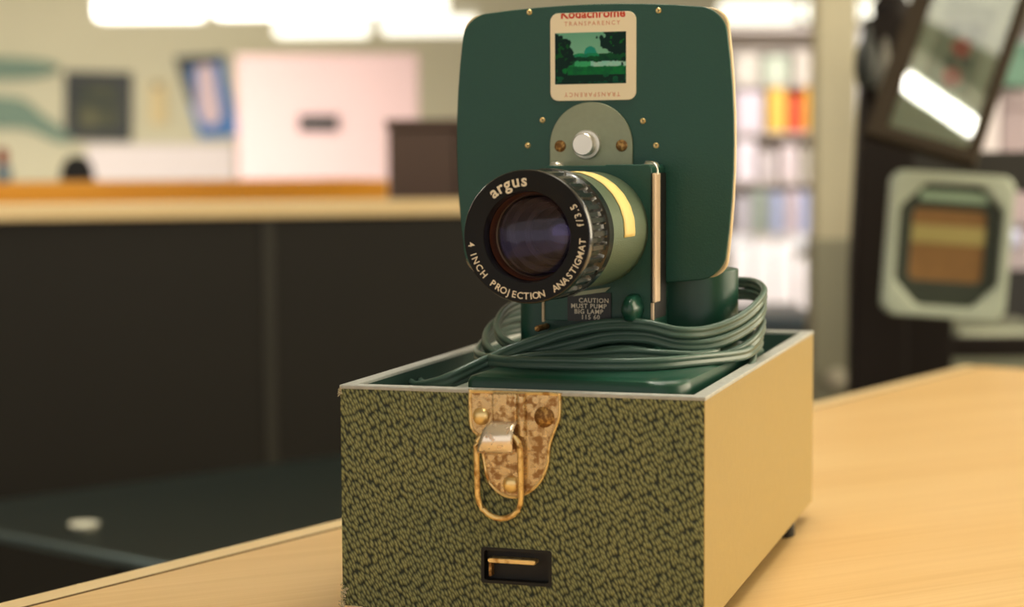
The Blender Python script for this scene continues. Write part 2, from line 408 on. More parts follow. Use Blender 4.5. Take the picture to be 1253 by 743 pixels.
# latch
outl = cr([(.0715, .1235), (.0735, .1243), (.096, .1243), (.118, .1243), (.1201, .1225), (.1200, .113), (.1178, .1065), (.1146, .0975), (.1134, .087), (.1092, .0780), (.1020, .0718), (.0945, .0694),
          (.0868, .0718), (.0810, .0782), (.0785, .0896), (.0765, .100), (.0722, .1050), (.0713, .113)], 4, True)
lp = link('latch_plate', prism_y(NB(), outl, -.0016, .0), M_latch, case, 0.0007, 2)
pe = [((x-.096)*.965+.096, -.0016, (z-.098)*.97+.098) for x, z in outl]
link('pressed_edge', sweep(NB(), pe, circ(.0008, 8), True), M_wire, lp)
# pressed raised panel and rib on the plate
link('channel', prism_y(NB(), [(.0845, .1236), (.0975, .1236), (.0975, .1085), (.0845, .1085)], -.0040, -.0014), M_latch, lp, 0.001, 3)
link('rib', sweep(NB(), [(.0995, -.0016, .1236), (.0997, -.0016, .112), (.1000, -.0014, .102)], [(.0026*math.cos(a*PI/8), .0030*math.sin(a*PI/8)) for a in range(16)]), M_latch, lp)
for (x, z, r) in ((.0780, .1110, .0046), (.1114, .1118, .0053), (.0939, .0769, .0046)):
    link('rivet', lathe_y(NB(), [(0, -.0016-.0022), (r*.45, -.0016-.0020), (r*.8, -.0016-.0012), (r, -.0016), (r, -.0008)], x, z, 28), M_wire if r < .005 else M_brass, lp)
bm = NB(); ch = [(.0862, .1085), (.0975, .1085), (.0975, .1105), (.0862, .1105)]
link('hook_slot', prism_y(bm, ch, -.0034, -.0015), M_black, lp)
# hook: curled sheet, narrow at the top and flaring to lower left
prof = cr([(-.002, .1095), (-.0065, .1085), (-.0100, .1050), (-.0112, .1000), (-.0102, .0955), (-.0075, .0930), (-.0042, .0945)], 6)
bm = NB(); rows = []
for i, (y, z) in enumerate(prof):
    s = i/(len(prof)-1); xl = .0856 - .0078*math.sin(s*PI/2); xr = .0978 - .0008*s
    rows.append([bm.verts.new((xl + (xr-xl)*k/8, y - .0009*math.sin(PI*k/8)*math.sin(PI*s), z)) for k in range(9)])
for a, b_ in zip(rows, rows[1:]):
    for k in range(8): bm.faces.new([a[k], a[k+1], b_[k+1], b_[k]])
hk = link('hook', bm, M_latch_hi, case); md = hk.modifiers.new('thick', 'SOLIDIFY'); md.thickness = .0013
xm, hw, zt_, zb_ = .0884, .0116, .1025, .0592
loop = [(xm+hw*math.cos(a), zt_-.006+ .0075*math.sin(a)) for a in [PI*k/10 for k in range(11)]] + \
       [(xm+hw*math.cos(a), zb_+hw + hw*math.sin(a)) for a in [PI+PI*k/10 for k in range(11)]]
path = [(x, -.0062 + (.0034 if z < .08 else .0)*min(1, (.08-z)/.02) , z) for x, z in loop]
link('wire_loop', sweep(NB(), path, circ(.00155, 12), True), M_wire, case)
# catch in the lower opening
cslot = link('catch_recess', ring_y(NB(), rrect(hx0-.0012, hx1+.0012, hz0-.0012, hz1+.0012, .0015, 3), rrect(hx0+.0004, hx1-.0004, hz0+.0004, hz1-.0004, .0012, 3), -.0003, .006), M_black, case)
link('recess_back', B(hx0+.0002, hx1-.0002, .0052, .0062, hz0+.0002, hz1-.0002), M_black, cslot, sm=False)
bm = NB(); prism_y(bm, rrect(.0808, .1062, .0358, .0382, .0011, 4), -.0012, .0056)
link('catch_plate', bm, M_wire, case, .0003)
link('catch_side', B(.0808, .0822, .001, .0056, .0285, .036), M_brass, case, sm=False)

# ------------------------------------------------------------------ projector
pr = thing('slide_projector', (0.0074, 0.930, 0), -0.34, 'vintage dark green slide projector with black ringed lens standing in the open case', 'projector')
LZ = .2021
# base with soft edges
bs = []
for (x, y, r) in ((.073, .03, .014), (.073, .25, .02), (-.0445, .25, .02), (-.0445, .03, .003)):
    pass
def rpoly(x0, x1, y0, y1, rs, n=8):
    p = []
    for (cx, cy, sx, sy, a0, r) in ((x1, y1, -1, -1, 0, rs[0]), (x0, y1, 1, -1, 90, rs[1]), (x0, y0, 1, 1, 180, rs[2]), (x1, y0, -1, 1, 270, rs[3])):
        for i in range(n+1):
            a = math.radians(a0+90*i/n); p.append((cx+sx*r+r*math.cos(a), cy+sy*r+r*math.sin(a)))
    return p
bm = NB(); rings = []
for inset, z in ((.001, .1092), (0, .1105), (0, .1245), (.0012, .1268), (.004, .1279), (.010, .1283)):
    rings.append([bm.verts.new((x, y, z)) for x, y in rpoly(-.0445+inset, .073-inset, .030+inset, .25-inset, (.022, .022, .004, .020))])
for a, b_ in zip(rings, rings[1:]):
    for i in range(len(a)): j = (i+1) % len(a); bm.faces.new([a[i], a[j], b_[j], b_[i]])
bm.faces.new(rings[0][::-1]); bm.faces.new(rings[-1])
link('base', bm, M_green_gloss, pr)
# pedestal and lamp house behind the face plate
bm = NB(); prism_z(bm, rpoly(-.052, .0682, .1530, .200, (.022, .022, .006, .024), 8), .1275, .1770)
link('pedestal', bm, M_green_gloss, pr, .0008)
link('front_column', prism_z(NB(), rpoly(-.052, .0330, .1300, .1560, (.003, .003, .012, .003), 8), .1275, .1700), M_green, pr, .0008)
def plate_outline(x0, x1, z0, z1, bx, bz, r):
    """rounded rectangle with bowed sides"""
    p = []
    for x, z in rrect(x0, x1, z0, z1, r, 8):
        pass
    pts = []
    xm_, zm_ = (x0+x1)/2, (z0+z1)/2; hw_, hh = (x1-x0)/2, (z1-z0)/2
    base_ = rrect(-1, 1, -1, 1, r/hw_, 8)
    # densify sides
    dense = []
    for i in range(len(base_)):
        a, b_ = base_[i], base_[(i+1) % len(base_)]
        k = 8 if (abs(a[0]-b_[0]) + abs(a[1]-b_[1])) > .5 else 1
        for j in range(k): t_ = j/k; dense.append((a[0]+(b_[0]-a[0])*t_, a[1]+(b_[1]-a[1])*t_))
    for x, z in dense:
        pts.append((xm_ + x*(hw_ - bx*(z*z)), zm_ + z*(hh - bz*(x*x))))
    return pts
po = plate_outline(-.0931, .0732, .1690, .3292, .0062, .0048, .0135)
link('face_plate', prism_y(NB(), po, .1445, .1470), M_green, pr, .0005)
co = plate_outline(-.0931, .0735, .1700, .3290, .0052, .0046, .0095)
link('lamp_housing', prism_y(NB(), co, .1470, .1515), M_cream, pr, .0008)
co2 = plate_outline(-.078, .0500, .18, .318, .005, .004, .020)
link('rear_housing', prism_y(NB(), co2, .1515, .222), M_green, pr, .004, 3)
# tiny eyelets on the plate
for x, z in ((-.0473, .3258), (.0297, .3243), (-.0396, .2636), (.0206, .2624), (-.0487, .2491), (.0283, .2485)):
    link('eyelet', lathe_y(NB(), [(.0005, .1446), (.0005, .1438), (.0012, .1436), (.00165, .1441), (.00165, .1450)], x, z, 16), M_wire, pr)
# slide mount
sl = link('slide_mount', prism_y(NB(), rrect(-.0344, .0168, .2745, .3245, .0048), .1434, .1445), mat('slide_card', rgb(255, 240, 204), 0.55), pr, .0002)
def paint(u, v):
    """little landscape on the slide, u and v run 0..1 from bottom left"""
    import math as m_
    h = lambda a, b_: (m_.sin(a*127.1+b_*311.7)*43758.5453) % 1.0
    def ns(x, y):
        xi, yi = m_.floor(x), m_.floor(y); fx, fy = x-xi, y-yi
        fx, fy = fx*fx*(3-2*fx), fy*fy*(3-2*fy)
        return (h(xi, yi)*(1-fx)+h(xi+1, yi)*fx)*(1-fy)+(h(xi, yi+1)*(1-fx)+h(xi+1, yi+1)*fx)*fy
    n = ns(u*14, v*11)*.6 + ns(u*34, v*26)*.4
    c = (150-40*v, 205-30*v, 170-25*v)                                   # sky
    if ((u-.5)/.085)**2 + ((v-.60)/.13)**2 < 1 and v > .56: c = (30, 150, 128)   # domed tree far off
    if v < .60 - .5*abs(u-.5)*.3 + .07*(n-.5): c = (22, 110+40*n, 92)
    if v < .50 + .05*n + (.06 if u > .62 else 0): c = (8, 52+40*n, 42)
    if v < .40: c = (20, 96+60*n, 62)
    if .34 < v+.05*(n-.5) < .43 and u > .28: c = (120+60*n, 208, 190) if u > .5 else (60, 170, 110)
    if v < .33: c = (6, 84+46*n-50*max(0, .2-v)*3, 54)
    if v < .18 and n > .45: c = (4, 44, 34)
    tl = (u/.27)**2 + ((v-.62)/.34)**2 + (n-.5)*1.3
    tr = ((u-1.0)/.34)**2 + ((v-.85)/.34)**2 + (n-.5)*1.5
    if tl < 1: c = (4, 38+44*(n > .62), 32)
    if tr < 1: c = (4, 40+60*(n > .66), 34)
    if u > .93 and v > .35 and n < .6: c = (4, 40, 32)
    if u < .18 and .15 < v < .5 and n < .6: c = (4, 42, 34)
    return rgb(*[max(0, min(255, k)) for k in c])
NX, NZ = 110, 76
x0, x1, z0, z1 = -.0315, .0110, .2839, .3132
vs = [(x0+(x1-x0)*i/NX, .14335, z0+(z1-z0)*j/NZ) for j in range(NZ+1) for i in range(NX+1)]
fs = [(j*(NX+1)+i, j*(NX+1)+i+1, (j+1)*(NX+1)+i+1, (j+1)*(NX+1)+i) for j in range(NZ) for i in range(NX)]
me = bpy.data.meshes.new('slide_film'); me.from_pydata(vs, [], fs)
ca = me.color_attributes.new('film', 'FLOAT_COLOR', 'POINT')
for k, (x, y, z) in enumerate(vs): ca.data[k].color = paint((x-x0)/(x1-x0), (z-z0)/(z1-z0))
mf = mat('slide_film', (1, 1, 1, 1), 0.4, spec=.15); at_ = mf.node_tree.nodes.new('ShaderNodeVertexColor'); at_.layer_name = 'film'
mf.node_tree.links.new(at_.outputs['Color'], mf.node_tree.nodes['Principled BSDF'].inputs['Base Color']); me.materials.append(mf)
film = bpy.data.objects.new('slide_film', me); COL.objects.link(film); film.parent = sl
M_red = mat('red_print', rgb(214, 70, 40), 0.6); M_pale = mat('pale_orange_print', rgb(226, 160, 110), 0.6)
bm = text_bm(NB(), 'Kodachrome', .0072, Matrix.Translation((-.0088, .14338, .3215)) @ FACE, .00003, .00022, spacing=1.02, clip=.32435)
link('printed_name', bm, M_red, sl, sm=False)
bm = text_bm(NB(), 'TRANSPARENCY', .0034, Matrix.Translation((-.0092, .14338, .3172)) @ FACE, .00003, .00004, spacing=1.42)
link('printed_caption', bm, M_pale, sl, sm=False); bm = NB()
text_bm(bm, 'TRANSPARENCY', .0034, Matrix.Translation((-.0092, .14338, .2790)) @ FACE @ Matrix.Rotation(PI, 4, 'Z'), .00003, .00004, spacing=1.42)
link('printed_caption', bm, M_pale, sl, sm=False)
# half-round aluminium plate with knob
rr = .02475; cx_ = -.00995
dome = [(cx_-rr, .232)] + [(cx_ + rr*math.cos(a), .2488 + rr*math.sin(a)) for a in [PI - PI*k/32 for k in range(33)]] + [(cx_+rr, .232)]
dp = link('round_plate', prism_y(NB(), dome, .1428, .1445), M_alu, pr, .0003)
for x in (-.0283, .0085):
    link('screw', lathe_y(NB(), [(0, .1415), (.0022, .1418), (.0034, .1424), (.0034, .143)], x, .2485, 24), M_brass, dp)
kn = link('knob', lathe_y(NB(), [(0, .1335), (.0058, .1335), (.0064, .1341), (.0064, .1400), (.0080, .1402), (.0084, .1410), (.0084, .1428)], -.0120, .2493, 40), M_alu_b, dp)
# lens mount box
bxp = [(-.0292, .150), (-.0292, .2355), (-.0275, .2373), (.0068, .2373), (.0075, .2378), (.0320, .2378), (.0336, .2362), (.0336, .150)]
mb = link('lens_mount', prism_y(NB(), bxp, .115, .1438), M_green, pr, .0007)
for x in (-.0278, .0280):
    link('dome_screw', lathe_z(NB(), [(.0042, .2360), (.0042, .2376), (.0036, .2388), (.0020, .2395), (0, .2397)], x+.002, .128, 20), M_alu_b, mb)
link('flange', B(-.0302, -.0288, .1135, .116, .149, .166), M_cream, mb, .0004, sm=False)
link('wire', sweep(NB(), cr([(.028, .124, .2392), (.0325, .121, .2388), (.0355, .119, .2362), (.0362, .118, .232)], 6), circ(.0006, 8)), M_alu_b, mb)
bm = NB(); prism_z(bm, rpoly(.0345, .0366, .1125, .1235, (.0009,)*4, 4), .1614, .2330)
link('slide_carrier', bm, M_strip, pr, .0005)
link('carrier_gap_shade', B(.0336, .0346, .1145, .143, .152, .233), M_black, pr, sm=False)  # black filler for the shade in the gap beside the cream strip
link('lower_strip', B(.0334, .0350, .1140, .1160, .148, .1612), M_strip, pr, .0003, sm=False)
# lamp warning under the lens
lb = link('warning_label', B(-.0150, .0105, .1140, .1150, .1500, .1662), mat('label_black', rgb(20, 26, 22), 0.4), pr, sm=False)
bm = NB()
for s, z, x in (('CAUTION', .1606, .0005), ('MUST PUMP', .1574, -.0025), ('BIG LAMP', .1543, -.0025), ('115 60', .1512, -.0015)):
    text_bm(bm, s, .0036, Matrix.Translation((x, .1139, z)) @ FACE, .00003, .00006, spacing=1.12)
link('label_lettering', bm, M_letter, lb, sm=False)
link('label_bar', prism_y(NB(), [(-.0118, .1640), (.0072, .1668), (.0105, .1696), (-.0070, .1668)], .1132, .1142), M_alu, lb)
# wing knob under the lens
kb = [(0, .0995), (.0032, .0998), (.0050, .1012), (.0062, .104), (.0072, .110), (.0076, .1150)]
bm = lathe_y(NB(), kb, 0, 0, 28)
for v_ in bm.verts:
    a = math.atan2(v_.co.z, v_.co.x); k = 1 + .03*math.cos(6*a); v_.co.x *= k*.72; v_.co.z *= k*1.12
    v_.co.x += .0238; v_.co.z += .1580
link('tilt_knob', bm, M_green_gloss, pr)
for x, z in ((-.0325, .1452), (.0300, .1465)):
    link('small_screw', lathe_y(NB(), [(0, .1118), (.0014, .1121), (.0018, .1128), (.0018, .129)], x, z, 14), M_brass, pr)
# lens
lens = link('lens_barrel', lathe_y(NB(), [(.0318, .030), (.0318, .1152)], 0, LZ, 96), M_hammer, pr)
# tape over the barrel, following its curve
bm = NB(); rows = []
for k in range(31):
    a = math.radians(-5 + 108*k/30); jit = .0004*math.sin(k*1.7)
    rows.append([bm.verts.new((.03195*math.cos(a), y + jit + .004*(k/30), LZ + .03195*math.sin(a))) for y in (.066, .073, .080, .0865)])
for a, b_ in zip(rows, rows[1:]):
    for k in range(3): bm.faces.new([a[k], b_[k], b_[k+1], a[k+1]])
tp = link('masking_tape', bm, M_tape, pr); md = tp.modifiers.new('thick', 'SOLIDIFY'); md.thickness = .0003; md.offset = 1
# black grip ring with ridges
bm = NB(); n = 180; prof = [(.0240, .0012), (.0252, .0004), (.0325, -.0002), (.0334, .0002), (.0338, .0012), (.0338, .0042), (.0326, .0054), (.0318, .0062, 1), (.0318, .0120, 1), (.0318, .0240, 1), (.0318, .0300, 1), (.0330, .0312), (.0340, .0322), (.0340, .0400), (.0332, .0410), (.0318, .0412)]
rings = []
for pz in prof:
    r, y = pz[:2]; ring = []
    for i in range(n):
        k = i % 6
        rad = r + (.0018 if (len(pz) > 2 and k in (0, 1, 2)) else 0)
        a = 2*PI*i/n; ring.append(bm.verts.new((rad*math.cos(a), y, LZ + rad*math.sin(a))))
    rings.append(ring)
for a, b_ in zip(rings, rings[1:]):
    for i in range(n): j = (i+1) % n; bm.faces.new([a[i], a[j], b_[j], b_[i]])
grip = link('grip_ring', bm, M_grip, pr, ang=30)
face = link('name_ring', lathe_y(NB(), [(.0330, -.0004), (.0252, .0001), (.0232, .0004), (.0228, .0010), (.0228, .0060)], 0, LZ, 96), M_lensblack, grip)
# inside of the lens: stepped tube, brass ring, iris ring, rear element
bm = lathe_y(NB(), [(.0228, .0055), (.0224, .0080), (.0224, .0230), (.0206, .0235), (.0196, .0300), (.0168, .0305), (.0165, .0450), (.0140, .0455), (.0140, .0700), (0, .0702)], 0, LZ, 72)
link('inner_tube', bm, mat('inner_tube_paint', rgb(30, 27, 22), 0.35, metal=.3), lens)
link('inner_ring', lathe_y(NB(), [(.0223, .0072), (.0219, .0078), (.0213, .0138), (.0222, .0142)], 0, LZ, 72), mat('bronze_ring', rgb(190, 146, 96), 0.3, metal=.9), lens)
link('middle_ring', lathe_y(NB(), [(.0222, .0145), (.0208, .0150), (.0206, .0200), (.0222, .0206)], 0, LZ, 72), mat('dull_ring', rgb(120, 100, 74), 0.3, metal=.8), lens)
def coated(name, tint, refl, ior):
    m = glass(name, tint, ior, 0.02); m.node_tree.nodes['Glossy BSDF'].inputs['Color'].default_value = refl; return m
def cap(r, y0, sag, n=14):
    sg = 1 if sag > 0 else -1; sag = abs(sag); Rr = (r*r+sag*sag)/(2*sag); out = []
    for i in range(n+1):
        x = r*i/n; out.append((x, y0 - sg*(math.sqrt(Rr*Rr-x*x) - (Rr-sag))))
    return out
link('front_glass', lathe_y(NB(), cap(.0226, .0062, .0058), 0, LZ, 72), coated('front_coating', (.75, .75, .78, 1), (.95, .9, 1, 1), 1.4), lens)
link('middle_glass', lathe_y(NB(), cap(.0206, .0178, -.0040), 0, LZ, 60), coated('violet_coating', (.7, .62, .75, 1), (.75, .6, 1, 1), 1.5), lens)
link('rear_glass', lathe_y(NB(), cap(.0140, .0500, .0040), 0, LZ, 60), coated('rear_coating', (.4, .4, .5, 1), (.6, .6, 1, 1), 2.4), lens)
# lettering round the name ring
bm = NB()
def ring_text(chars, a0, a1, rad, size, inward=True, off=.00006, sx=1.0, widths=None):
    w = widths or [1.0]*len(chars); tot = sum(w) - (w[0]+w[-1])/2; pos = 0
    for i, ch in enumerate(chars):
        if i: pos += (w[i-1]+w[i])/2
        a = math.radians(a0 + (a1-a0)*(pos/tot if tot else 0))
        if ch == ' ': continue
        if inward:   # letter tops point to the centre
            x, z, rot = (rad*math.cos(a), rad*math.sin(a), a + PI/2)
        else:
            x, z, rot = (rad*math.cos(a), rad*math.sin(a), a - PI/2)
        M = Matrix.Translation((x, -.00045, LZ+z)) @ FACE @ Matrix.Rotation(rot, 4, 'Z') @ Matrix.Diagonal((sx, 1, 1, 1))
        text_bm(bm, ch, size, M, .00003, off)
I = {'I': .55, '4': 1, 'J': .8, 'M': 1.25}
wd = lambda s: [I.get(c, 1.0) for c in s]
ring_text('4', 188, 188, .0313, .0048)
ring_text('INCH', 198, 220, .0313, .0048, widths=wd('INCH'))
ring_text('PROJECTION', 233, 286, .0313, .0048, widths=wd('PROJECTION'))
ring_text('ANASTIGMAT', 301, 356, .0313, .0048, widths=wd('ANASTIGMAT'))
ring_text('f/3.5', 12, 31, .0309, .0050, widths=[.7, .6, .9, .45, .9])
link('ring_lettering', bm, M_letter, grip, sm=False); bm = NB()
ring_text('argus', 128, 92, .0255, .0084, inward=False, off=.00020, sx=1.02, widths=[1, .72, 1, 1, .9])
link('maker_lettering', bm, M_letter, grip, sm=False)

# power cord: one long twin flex wound round the pedestal
mmv = lambda l: [(a/1000, b_/1000, c/1000) for a, b_, c in l]
A1 = [(-98.0, 82.0, 114.6), (-86.0, 66.0, 115.4), (-67.9, 58.0, 120.5), (-54.9, 70.0, 127.3), (-42.2, 88.0, 134.1), (-26.4, 98.0, 140.0), (-9.1, 104.0, 145.4), (11.7, 106.0, 149.2), (32.5, 107.0, 149.2), (49.5, 113.0, 145.2), (63.0, 130.0, 144.9), (75.7, 150.0, 150.0), (82.3, 172.0, 158.2), (79, 200, 163), (62, 236, 165), (30, 252, 163), (-10, 255, 160), (-45, 245, 156), (-66, 212, 154)]
A2 = [(-70.3, 170.0, 151.3), (-66.9, 140.0, 143.1), (-53.7, 116.0, 137.0)]
B1 = [(-31.9, 101.0, 132.6), (-9.5, 105.0, 137.0), (11.1, 107.5, 141.9), (32.0, 108.5, 142.4), (49.0, 115.0, 138.2), (64.0, 130.0, 137.7), (75.8, 150.0, 142.5), (82.6, 172.0, 150.2), (78, 202, 157), (60, 238, 158), (28, 256, 154), (-12, 258, 148), (-50, 247, 146), (-72, 212, 145)]
B2 = [(-76.6, 170.0, 143.3), (-74.0, 140.0, 136.5), (-58.7, 110.0, 130.5)]
C1 = [(-36.1, 97.0, 126.6), (-8.8, 101.0, 129.4), (14.0, 104.0, 134.2), (32.2, 106.0, 133.6), (49.3, 112.0, 129.0), (64.0, 130.0, 128.9), (76.8, 150.0, 132.8), (82.0, 172.0, 139.3), (77, 205, 144), (58, 242, 144), (25, 259, 141), (-15, 260, 138), (-52, 246, 137), (-78, 210, 136)]
C2 = [(-80, 168, 133), (-76, 135, 129), (-58, 104, 124.5)]
C2 = [(-80, 168, 134), (-76, 135, 130.5), (-62, 96, 130)]
D1 = [(-38, 68, 130.8), (-8, 58, 132.0), (22, 60, 132.2), (46, 72, 132.0), (63, 98, 131.8), (77.5, 142, 130.5), (80.5, 165, 132), (76, 205, 134), (58, 238, 133), (20, 246, 132)]
path = cr(mmv(A1 + A2 + B1 + B2 + C1 + C2 + D1), 9)
sec = []
r_, o2 = .00185, .00165
for k in range(9): a = -PI*.36 + PI*1.0*k/8 + PI*.0; 
top_ = [(r_*math.cos(a), o2 + r_*math.sin(a)) for a in [math.radians(-52 + (284)*k/11) for k in range(12)]]
bot_ = [(r_*math.cos(a), -o2 + r_*math.sin(a)) for a in [math.radians(128 + (284)*k/11) for k in range(12)]]
sec = top_ + bot_
cord = link('power_cord', sweep(NB(), path, sec), M_cord, pr, ang=50)
# outgoing leads: two loose ends lying to the left and a tail at the right front
l2 = mmv([(-100, 100, 113.6), (-88, 80, 114.2), (-72, 64, 117.5), (-60, 66, 121.8), (-50, 76, 126.5), (-40, 86, 128.8), (-22, 92, 131.4), (0, 95, 132.2), (24, 99, 134.0), (44, 104, 133.0), (58, 116, 131.5), (66, 135, 131.5), (60, 150, 132)])
link('cord_lead', sweep(NB(), cr(l2, 9), sec), M_cord, pr, ang=50)
l3 = mmv([(62, 205, 128), (74, 190, 126.5), (80.3, 165, 123.5), (80.8, 140, 119.0), (80.0, 110, 114.6), (78.5, 80, 113.2), (77.5, 50, 113.2)])
link('cord_lead', sweep(NB(), cr(l3, 9), sec), M_cord, pr, ang=50)

# ------------------------------------------------------------------ behind the counter: desk, partition, ledge
M_desk = mat('dark_desk_top', rgb(20, 32, 30), 0.4, noise=0.1, nscale=12)
dk = thing('desk', (-0.45, 2.30, -1.0), 0, 'dark low desk behind the counter with a bluish metal front edge', 'desk')
# desk outline relative to the empty
e0, e1 = Vector((-0.6978, 2.4912)), Vector((-0.4500, 2.2994)); ed = (e1-e0).normalized()
a_ = e0 - ed*.12; b_ = e1 + ed*.28
back0, back1 = Vector((-0.7653, 2.7372)), Vector((-0.2986, 3.1456)); bd = (back1-back0).normalized()
c_ = back1 + bd*.12; d_ = back0 - bd*.03
off = Vector((-0.45, 2.30)); corner = Vector((b_.x + .30, b_.y + .27))
pts = [tuple(p - off) for p in (a_, b_, corner, c_, d_)]
link('desk_top', prism_z(NB(), pts, .726, .74), M_desk, dk, .002, sm=False)
nrm = Vector((ed.y, -ed.x)); 
if nrm.y > 0: nrm = -nrm
strip = [tuple(p - off) for p in (a_, b_, b_ + nrm*.012, a_ + nrm*.012)]
link('edge_strip', prism_z(NB(), strip, .7290, .7425), mat('blue_grey_metal', rgb(120, 138, 140), 0.3, metal=.7), dk, .003, 3)
back_in = nrm * -.35
legs = [tuple(p - off) for p in (a_ - nrm*.3, b_ - nrm*.3, b_ - nrm*.33, a_ - nrm*.33)]
link('modesty_panel', prism_z(NB(), legs, 0, .727), M_black, dk, sm=False)
dp_ = Vector((-0.588, 2.511, -.26))
ds = link('dish', lathe_z(NB(), [(0, .001), (.014, 0), (.018, .003), (.021, .008), (.019, .008), (.014, .004), (0, .003)], 0, 0, 32), mat('white_ceramic', rgb(226, 226, 206), 0.3), None)
ds.location = dp_; tag(ds, 'small pale round dish lying on the dark desk', 'dish')

D0, D1 = 3.30, 3.545
P0, P1 = at(0, 271.5, D0), at(560, 264, D1)
pz = (P0.z + P1.z)/2
pdir = Vector((P1.x-P0.x, P1.y-P0.y)).normalized(); pyaw = math.atan2(pdir.y, pdir.x)
pt = thing('partition', (P0.x, P0.y, -1.0), pyaw, 'long dark brown partition with pale oak cap behind the counter', 'partition')
h0 = P0.z + 1.0
link('panel', B(-1.5, 1.35, .012, .075, 0, h0+.002), M_dark, pt, .002, sm=False)
link('joint_strip', B(.470, .492, .008, .013, .0, h0), M_dark2, pt, .001, sm=False)
link('cap', B(-1.5, 1.37, 0, .20, h0, h0+.0285), M_lip, pt, .004, 3, sm=False)
link('back_panel', B(-1.5, 1.35, .13, .19, 0, h0+.002), M_dark, pt, .002, sm=False)

Pq = at(-40, 222, 4.4)
M_orange = wood('orange_oak', rgb(234, 162, 44), rgb(220, 142, 36), 0, 1.0, 0.35)
w_ = at(475, 222, 4.7)
yw = math.atan2(w_.y-Pq.y, w_.x-Pq.x)
sh = thing('service_counter', (Pq.x, Pq.y, -1.0), yw, 'orange oak service counter seen beyond the dark partition', 'counter')
ln = math.hypot(w_.x-Pq.x, w_.y-Pq.y); hz = (Pq.z + w_.z)/2 + 1.0
link('countertop', B(-.8, ln, 0, .45, hz-.06, hz), M_orange, sh, .004, sm=False)
link('front_panel', B(-.79, ln-.01, .01, .04, 0, hz-.058), M_orange, sh, sm=False)
link('side_panel', B(ln-.04, ln-.01, .04, .42, 0, hz-.058), M_orange, sh, sm=False)

c0 = at(474, 146, 3.98); c1 = at(640, 146, 3.98)
cb = thing('cabinet', (c0.x, c0.y, -1.0), .0, 'tall dark brown cabinet behind the projector at the end of the partition', 'cabinet')
M_brown = mat('dark_brown_wood', rgb(70, 50, 38), 0.5, noise=.1, nscale=8)
cw = c1.x-c0.x; chh = c0.z+1.0
link('body', B(0, cw, .02, .3, 0.03, chh-.02), M_brown, cb, .003, sm=False)
link('top', B(-.005, cw+.005, 0, .31, chh-.02, chh), M_brown, cb, .003, sm=False)
link('plinth', B(.01, cw-.01, .03, .29, 0, .03), M_black, cb, sm=False)
for k in range(2):
    dr = link('door', B(.004+k*cw/2, cw/2-.002+k*cw/2, .0, .02, .04, chh-.025), M_brown, cb, .002, sm=False)
    link('handle', B(cw/2-.03+k*.05, cw/2-.022+k*.05, -.02, .0, .6, .72), M_alu_b, dr, .002)

# ------------------------------------------------------------------ far shop, left side
YF = 13.0
x0, x1 = at(290, 150, YF).x, at(512, 150, YF).x; xs = at(474, 150, YF).x
zt1, zl = at(400, 66, YF).z, at(490, 148, YF).z
M_pink = mat('pinkish_white_panel', rgb(208, 178, 178), 0.7, noise=.03, nscale=1.5)
pk = thing('room_divider', (x0, YF, -1.0), 0, 'large pinkish white panel with a black plate on the far wall side', 'panel')
link('board', prism_y(NB(), [(0, 0), (xs-x0, 0), (xs-x0, zl+1), (x1-x0, zl+1), (x1-x0, zt1+1), (0, zt1+1)], 0, .06), M_pink, pk, .004, sm=False)
a, b_ = at(366, 141, YF), at(414, 160, YF)
link('black_plate', B(a.x-x0, b_.x-x0, -.03, 0, b_.z+1, a.z+1), M_black, pk, .006)

def wall_frame(name, px0, px1, py0, py1, Y, fw, mf_, mi, label, cat, rot=0, parts=None, depth=.04, group=None):
    a, b_ = at(px0, py0, Y), at(px1, py1, Y); w, h = b_.x-a.x, a.z-b_.z
    t = thing(name, ((a.x+b_.x)/2, Y, (a.z+b_.z)/2), (0, rot, 0), label, cat, group)
    o_ = [(-w/2, -h/2), (w/2, -h/2), (w/2, h/2), (-w/2, h/2)]; i_ = [(-w/2+fw, -h/2+fw), (w/2-fw, -h/2+fw), (w/2-fw, h/2-fw), (-w/2+fw, h/2-fw)]
    link('frame', ring_y(NB(), o_, i_, 0, depth), mf_, t, .003, sm=False)
    link('picture', B(-w/2+fw*.8, w/2-fw*.8, depth*.5, depth*.7, -h/2+fw*.8, h/2-fw*.8), mi, t, sm=False)
    return t, w, h
M_dkframe = mat('black_green_frame', rgb(16, 22, 18), 0.5)
def art(name, stops, scale=3, detail=2):
    m = bpy.data.materials.new(name); m.use_nodes = True; nt = m.node_tree; N = nt.nodes; L = nt.links
    tc = N.new('ShaderNodeTexCoord'); n = N.new('ShaderNodeTexNoise'); n.inputs['Scale'].default_value = scale; n.inputs['Detail'].default_value = detail
    L.new(tc.outputs['Object'], n.inputs['Vector']); rp = N.new('ShaderNodeValToRGB')
    el = rp.color_ramp.elements
    while len(el) < len(stops): el.new(0.5)
    for e, (p, c) in zip(el, stops): e.position = p; e.color = c
    L.new(n.outputs['Fac'], rp.inputs['Fac']); L.new(rp.outputs['Color'], N['Principled BSDF'].inputs['Base Color']); N['Principled BSDF'].inputs['Roughness'].default_value = .6
    return m
YB = 15.95
t, w, h = wall_frame('framed_picture', 78, 161, 88, 172, YB, .11, M_dkframe, art('dim_painting', [(.35, rgb(38, 48, 42)), (.55, rgb(72, 74, 48)), (.7, rgb(100, 98, 66))], 6), 'square picture in thick blackish green frame on the far left wall', 'picture', .03)
